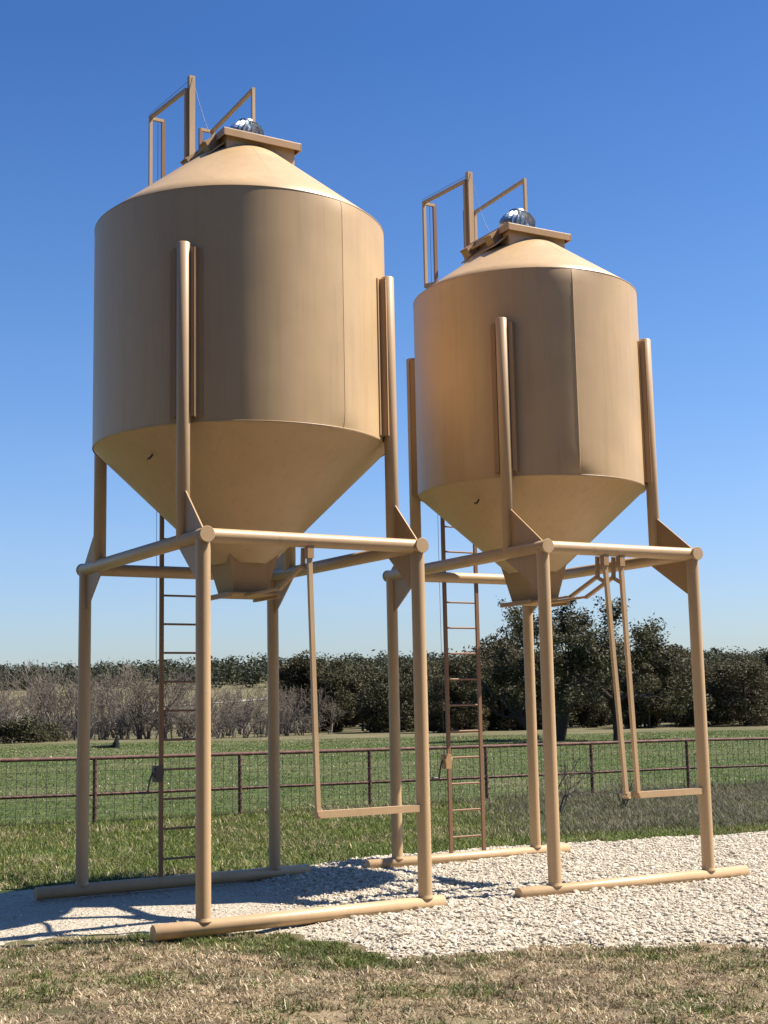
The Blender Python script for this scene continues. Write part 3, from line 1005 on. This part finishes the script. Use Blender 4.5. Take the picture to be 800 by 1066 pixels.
bare = [make_bare(201, 4.6, 3), make_bare(202, 5.0, 2), make_bare(203, 4.2, 4), make_bare(204, 4.4, 2)]
BLAB = 'bare grey tree in the leafless thicket along the left pasture edge'
for row, (Y0, st) in enumerate(((93, 15), (103, 16), (114, 18))):
    for px_ in range(-110, 345, st):
        Y = Y0 + rr.uniform(-3, 4); o = take(bare[rr.randrange(4)])
        hh = rr.uniform(.85, 1.22) * (1.0 if px_ < 190 else .68)
        place(o, at(px_ + rr.uniform(-8, 8), Y), Y, hh, rr.uniform(0, 6.28), BLAB, 'tree', 'bare trees of the left thicket', rr.uniform(.9, 1.1))
brush = [make_bare(301, 1.9, 7, 'brushtwig', 'bare_shrub', 3, .7, .011), make_bare(302, 1.7, 8, 'brushtwig', 'bare_shrub', 3, .75, .011), make_bare(303, 2.2, 6, 'brushtwig', 'bare_shrub', 3, .65, .011)]
SLAB = 'low leafless brown shrub at the foot of the left thicket'
for Y0, st in ((89, 11), (96, 13)):
    for px_ in range(-60, 330, st):
        Y = Y0 + rr.uniform(-2, 3); o = take(brush[rr.randrange(3)])
        place(o, at(px_ + rr.uniform(-5, 5), Y), Y, rr.uniform(.8, 1.25), rr.uniform(0, 6.28), SLAB, 'shrub', 'shrubs at the foot of the left thicket')
bsh = [make_cedar(401, 1.5, 1.6, 2600, .1, 'brush', 'scrub_bush', 24, .02)]
for px_, Y, s_ in ((5, 84, 1.0), (28, 85, 1.0), (52, 86.5, .75), (-25, 84, 1.1)):
    o = take(bsh[0]); place(o, at(px_, Y), Y, s_, px_, 'low olive green scrub bush in the clump at the left pasture edge', 'bush', 'olive scrub bushes at the left')
w = make_bare(501, 1.1, 4, 'twig', 'weed_shrub', 3, .55, .004)
place(w, 2.7, 22.2, .9, .4, 'wispy bare weed shrub growing in the grass before the fence', 'shrub')
w = make_bare(502, .9, 5, 'brushtwig', 'weed_shrub', 3, .7, .004)
place(w, 3.9, 23.2, .7, .4, 'small brown bare weed at the fence, right of the wispy one', 'shrub')

# wooded ridge far behind: reads as one mass
rng = np.random.default_rng(77)
Cs = []; bs = []
for k in range(3000):
    Y = rng.uniform(225, 520); X = rng.uniform(-.46, .62) * Y
    if Y < 262 + 26 * float(vnoise(X, Y, 60, 61)) and X < .02 * Y: continue
    h = rng.uniform(2.4, 6.6); wd = rng.uniform(1.6, 3.4); z = float(terrain(X, Y))
    m_ = 110
    g_ = rng.normal(0, 1, (m_, 3)); g_ /= np.linalg.norm(g_, axis=1)[:, None]
    g_ *= rng.random((m_, 1)) ** .35
    Cs.append(np.array([X, Y, z + h * .42]) + g_ * np.array([wd, wd, h * .5]) * (.85 + .3 * rng.random((m_, 1))))
    bs.append(np.full(m_, rng.uniform(-.35, .35)))
C = np.concatenate(Cs); b_ = np.concatenate(bs)
V, F, lv = quads(C, .42, .4, 78)
lv = np.clip(lv * .7 + .15 + np.repeat(b_, 4), 0, 1)
tag(np_mesh('hillside_woodland', V, F, M['hillwood'], lv=lv), 'dark cedar woodland covering the far ridge', 'woodland', kind='stuff')

# tall trees out of view, added behind the camera to block sky fill
rng = np.random.default_rng(91)
Cs = []; segs = []
for k in range(46):
    X = -52 + 104 * (k + .5) / 46 + rng.uniform(-.8, .8); Y = rng.uniform(-13, -7) ; h = rng.uniform(14, 17.5); wd = rng.uniform(2.6, 3.6)
    segs.append((np.array([X, Y, -.2]), np.array([X + .2, Y, h * .75]), .28, .12, 1))
    g_ = rng.normal(0, 1, (800, 3)); g_ /= np.linalg.norm(g_, axis=1)[:, None]; g_ *= rng.random((800, 1)) ** .4
    Cs.append(np.array([X, Y, h * .55]) + g_ * np.array([wd, wd, h * .47]))
V, F, lv = quads(np.concatenate(Cs), .5, .2, 92)
gv = limb_mesh('added_grove', segs, M['bark'], 7); tag(gv, 'unseen tall dark oaks added behind the camera to block sky light', 'woodland', kind='stuff')
np_mesh('added_grove_foliage', V, F, M['hillwood'], gv, lv=lv)

# pale dirt road on the slope
def ribbon(name, pts, w, dz, mat):
    P = []
    for (x0, y0), (x1, y1) in zip(pts[:-1], pts[1:]):
        for t in np.linspace(0, 1, 12, endpoint=False): P.append((x0 + (x1 - x0) * t, y0 + (y1 - y0) * t))
    P.append(pts[-1]); P = np.array(P); T = np.gradient(P, axis=0); T /= np.linalg.norm(T, axis=1)[:, None]
    N = np.stack([-T[:, 1], T[:, 0]], 1); V = []; K = 7
    for p, nn in zip(P, N):
        for q in np.linspace(-w, w, K): V.append((*(p + nn * q), float(terrain(*(p + nn * q))) + dz))
    F = [(i * K + j, i * K + j + 1, (i + 1) * K + j + 1, (i + 1) * K + j) for i in range(len(P) - 1) for j in range(K - 1)]
    return np_mesh(name, np.array(V), np.array(F), mat, smooth_=True)
tag(ribbon('dirt_road', [(-85, 215), (-58, 196), (-44, 172), (-37, 158), (-30, 148)], 3.2, .12, M['road']), kind='structure')
tag(ribbon('dirt_track', [(-44, 214), (-33, 206), (-25, 214), (-18, 232)], 1.2, .12, M['road']), kind='structure')

# dark stump in the pasture
st = empty('stump', (-13.3, 67.1, 0)); tag(st, 'small charred black stump alone in the green pasture', 'stump')
m = MB(); m.tube((0, 0, -.05), (.02, 0, .28), .21, 11, .17); m.tube((.02, 0, .26), (.08, .03, .52), .14, 9, .09); m.build('stump_wood', M['stump'], st)
m = MB(); m.tube((-.15, 0, .08), (-.75, .1, .09), .1, 9, .07); m.tube((-.7, .05, .08), (-1.2, .2, .1), .06, 8, .03); m.build('root', M['stump'], st)

# ------------------------------------------------------------------ camera, light, sky
cam = bpy.data.cameras.new('camera'); co_ = bpy.data.objects.new('camera', cam); COL.objects.link(co_)
p, r_ = .143712, -.020229
fwd = Vector((0, math.cos(p), math.sin(p))); up = Vector((0, -math.sin(p), math.cos(p))); rt = Vector((1, 0, 0))
rt2 = rt * math.cos(r_) + up * math.sin(r_); up2 = -rt * math.sin(r_) + up * math.cos(r_)
co_.matrix_world = Matrix(((rt2.x, up2.x, -fwd.x, 0), (rt2.y, up2.y, -fwd.y, 0), (rt2.z, up2.z, -fwd.z, 1.6546), (0, 0, 0, 1)))
cam.sensor_fit = 'VERTICAL'; cam.sensor_height = 24; cam.lens = 24 * 1414.04 / 1066
cam.clip_start = .1; cam.clip_end = 6000
scene.camera = co_
scene.render.resolution_x, scene.render.resolution_y = 768, 1024

EL, AZ = math.radians(55), math.radians(6)         # AZ: to +X, slightly behind
sd = Vector((math.cos(AZ) * math.cos(EL), math.sin(AZ) * math.cos(EL), math.sin(EL)))
sl = bpy.data.lights.new('sun', 'SUN'); sl.energy = 5.0; sl.angle = math.radians(.5); sl.color = (1, .93, .83)
so = bpy.data.objects.new('sun', sl); COL.objects.link(so)
so.rotation_euler = (-sd).to_track_quat('-Z', 'Y').to_euler()

wd = bpy.data.worlds.new('World'); scene.world = wd; wd.use_nodes = True
nt = wd.node_tree; bg = nt.nodes['Background']
sk = nt.nodes.new('ShaderNodeTexSky'); sk.sky_type = 'NISHITA'; sk.sun_disc = False
sk.sun_elevation = EL; sk.sun_rotation = PI / 2 - AZ
sk.altitude = 300; sk.air_density = 1.3; sk.dust_density = 1.0; sk.ozone_density = 2.5
tc = nt.nodes.new('ShaderNodeTexCoord'); sx_ = nt.nodes.new('ShaderNodeSeparateXYZ'); nt.links.new(tc.outputs['Generated'], sx_.inputs[0])
tint = ramp(nt, sx_.outputs['Z'], [(.0, (.62, .72, .94)), (.085, (.55, .66, .94)), (.28, (.375, .555, .825)), (.46, (.235, .42, .715))])
mp = nt.nodes.new('ShaderNodeMapping'); mp.inputs['Scale'].default_value = (3, 3, 14); nt.links.new(tc.outputs['Generated'], mp.inputs['Vector'])
wisp = math_n(nt, 'MULTIPLY', ramp(nt, noise(nt, 1.0, 6, .6, mp.outputs['Vector'], .6), [(.5, 0), (.8, 1)]), math_n(nt, 'SUBTRACT', .3, sx_.outputs['Z'], True))
skyc = mix(nt, 1.0, mix(nt, 1.0, sk.outputs[0], tint, 'MULTIPLY'), (2, 2, 2), 'MULTIPLY')
nt.links.new(mix(nt, math_n(nt, 'MULTIPLY', wisp, .6, True), skyc, (9, 9.6, 10.4)), bg.inputs['Color']); bg.inputs['Strength'].default_value = .05

vs_ = scene.view_settings
scene.display_settings.display_device = 'sRGB'
vs_.view_transform = 'Standard'; vs_.look = 'None'; vs_.exposure = .85; vs_.gamma = 1; vs_.use_curve_mapping = False
scene.render.engine = 'CYCLES'
scene.cycles.max_bounces = 6; scene.cycles.diffuse_bounces = 1
scene.cycles.use_denoising = True
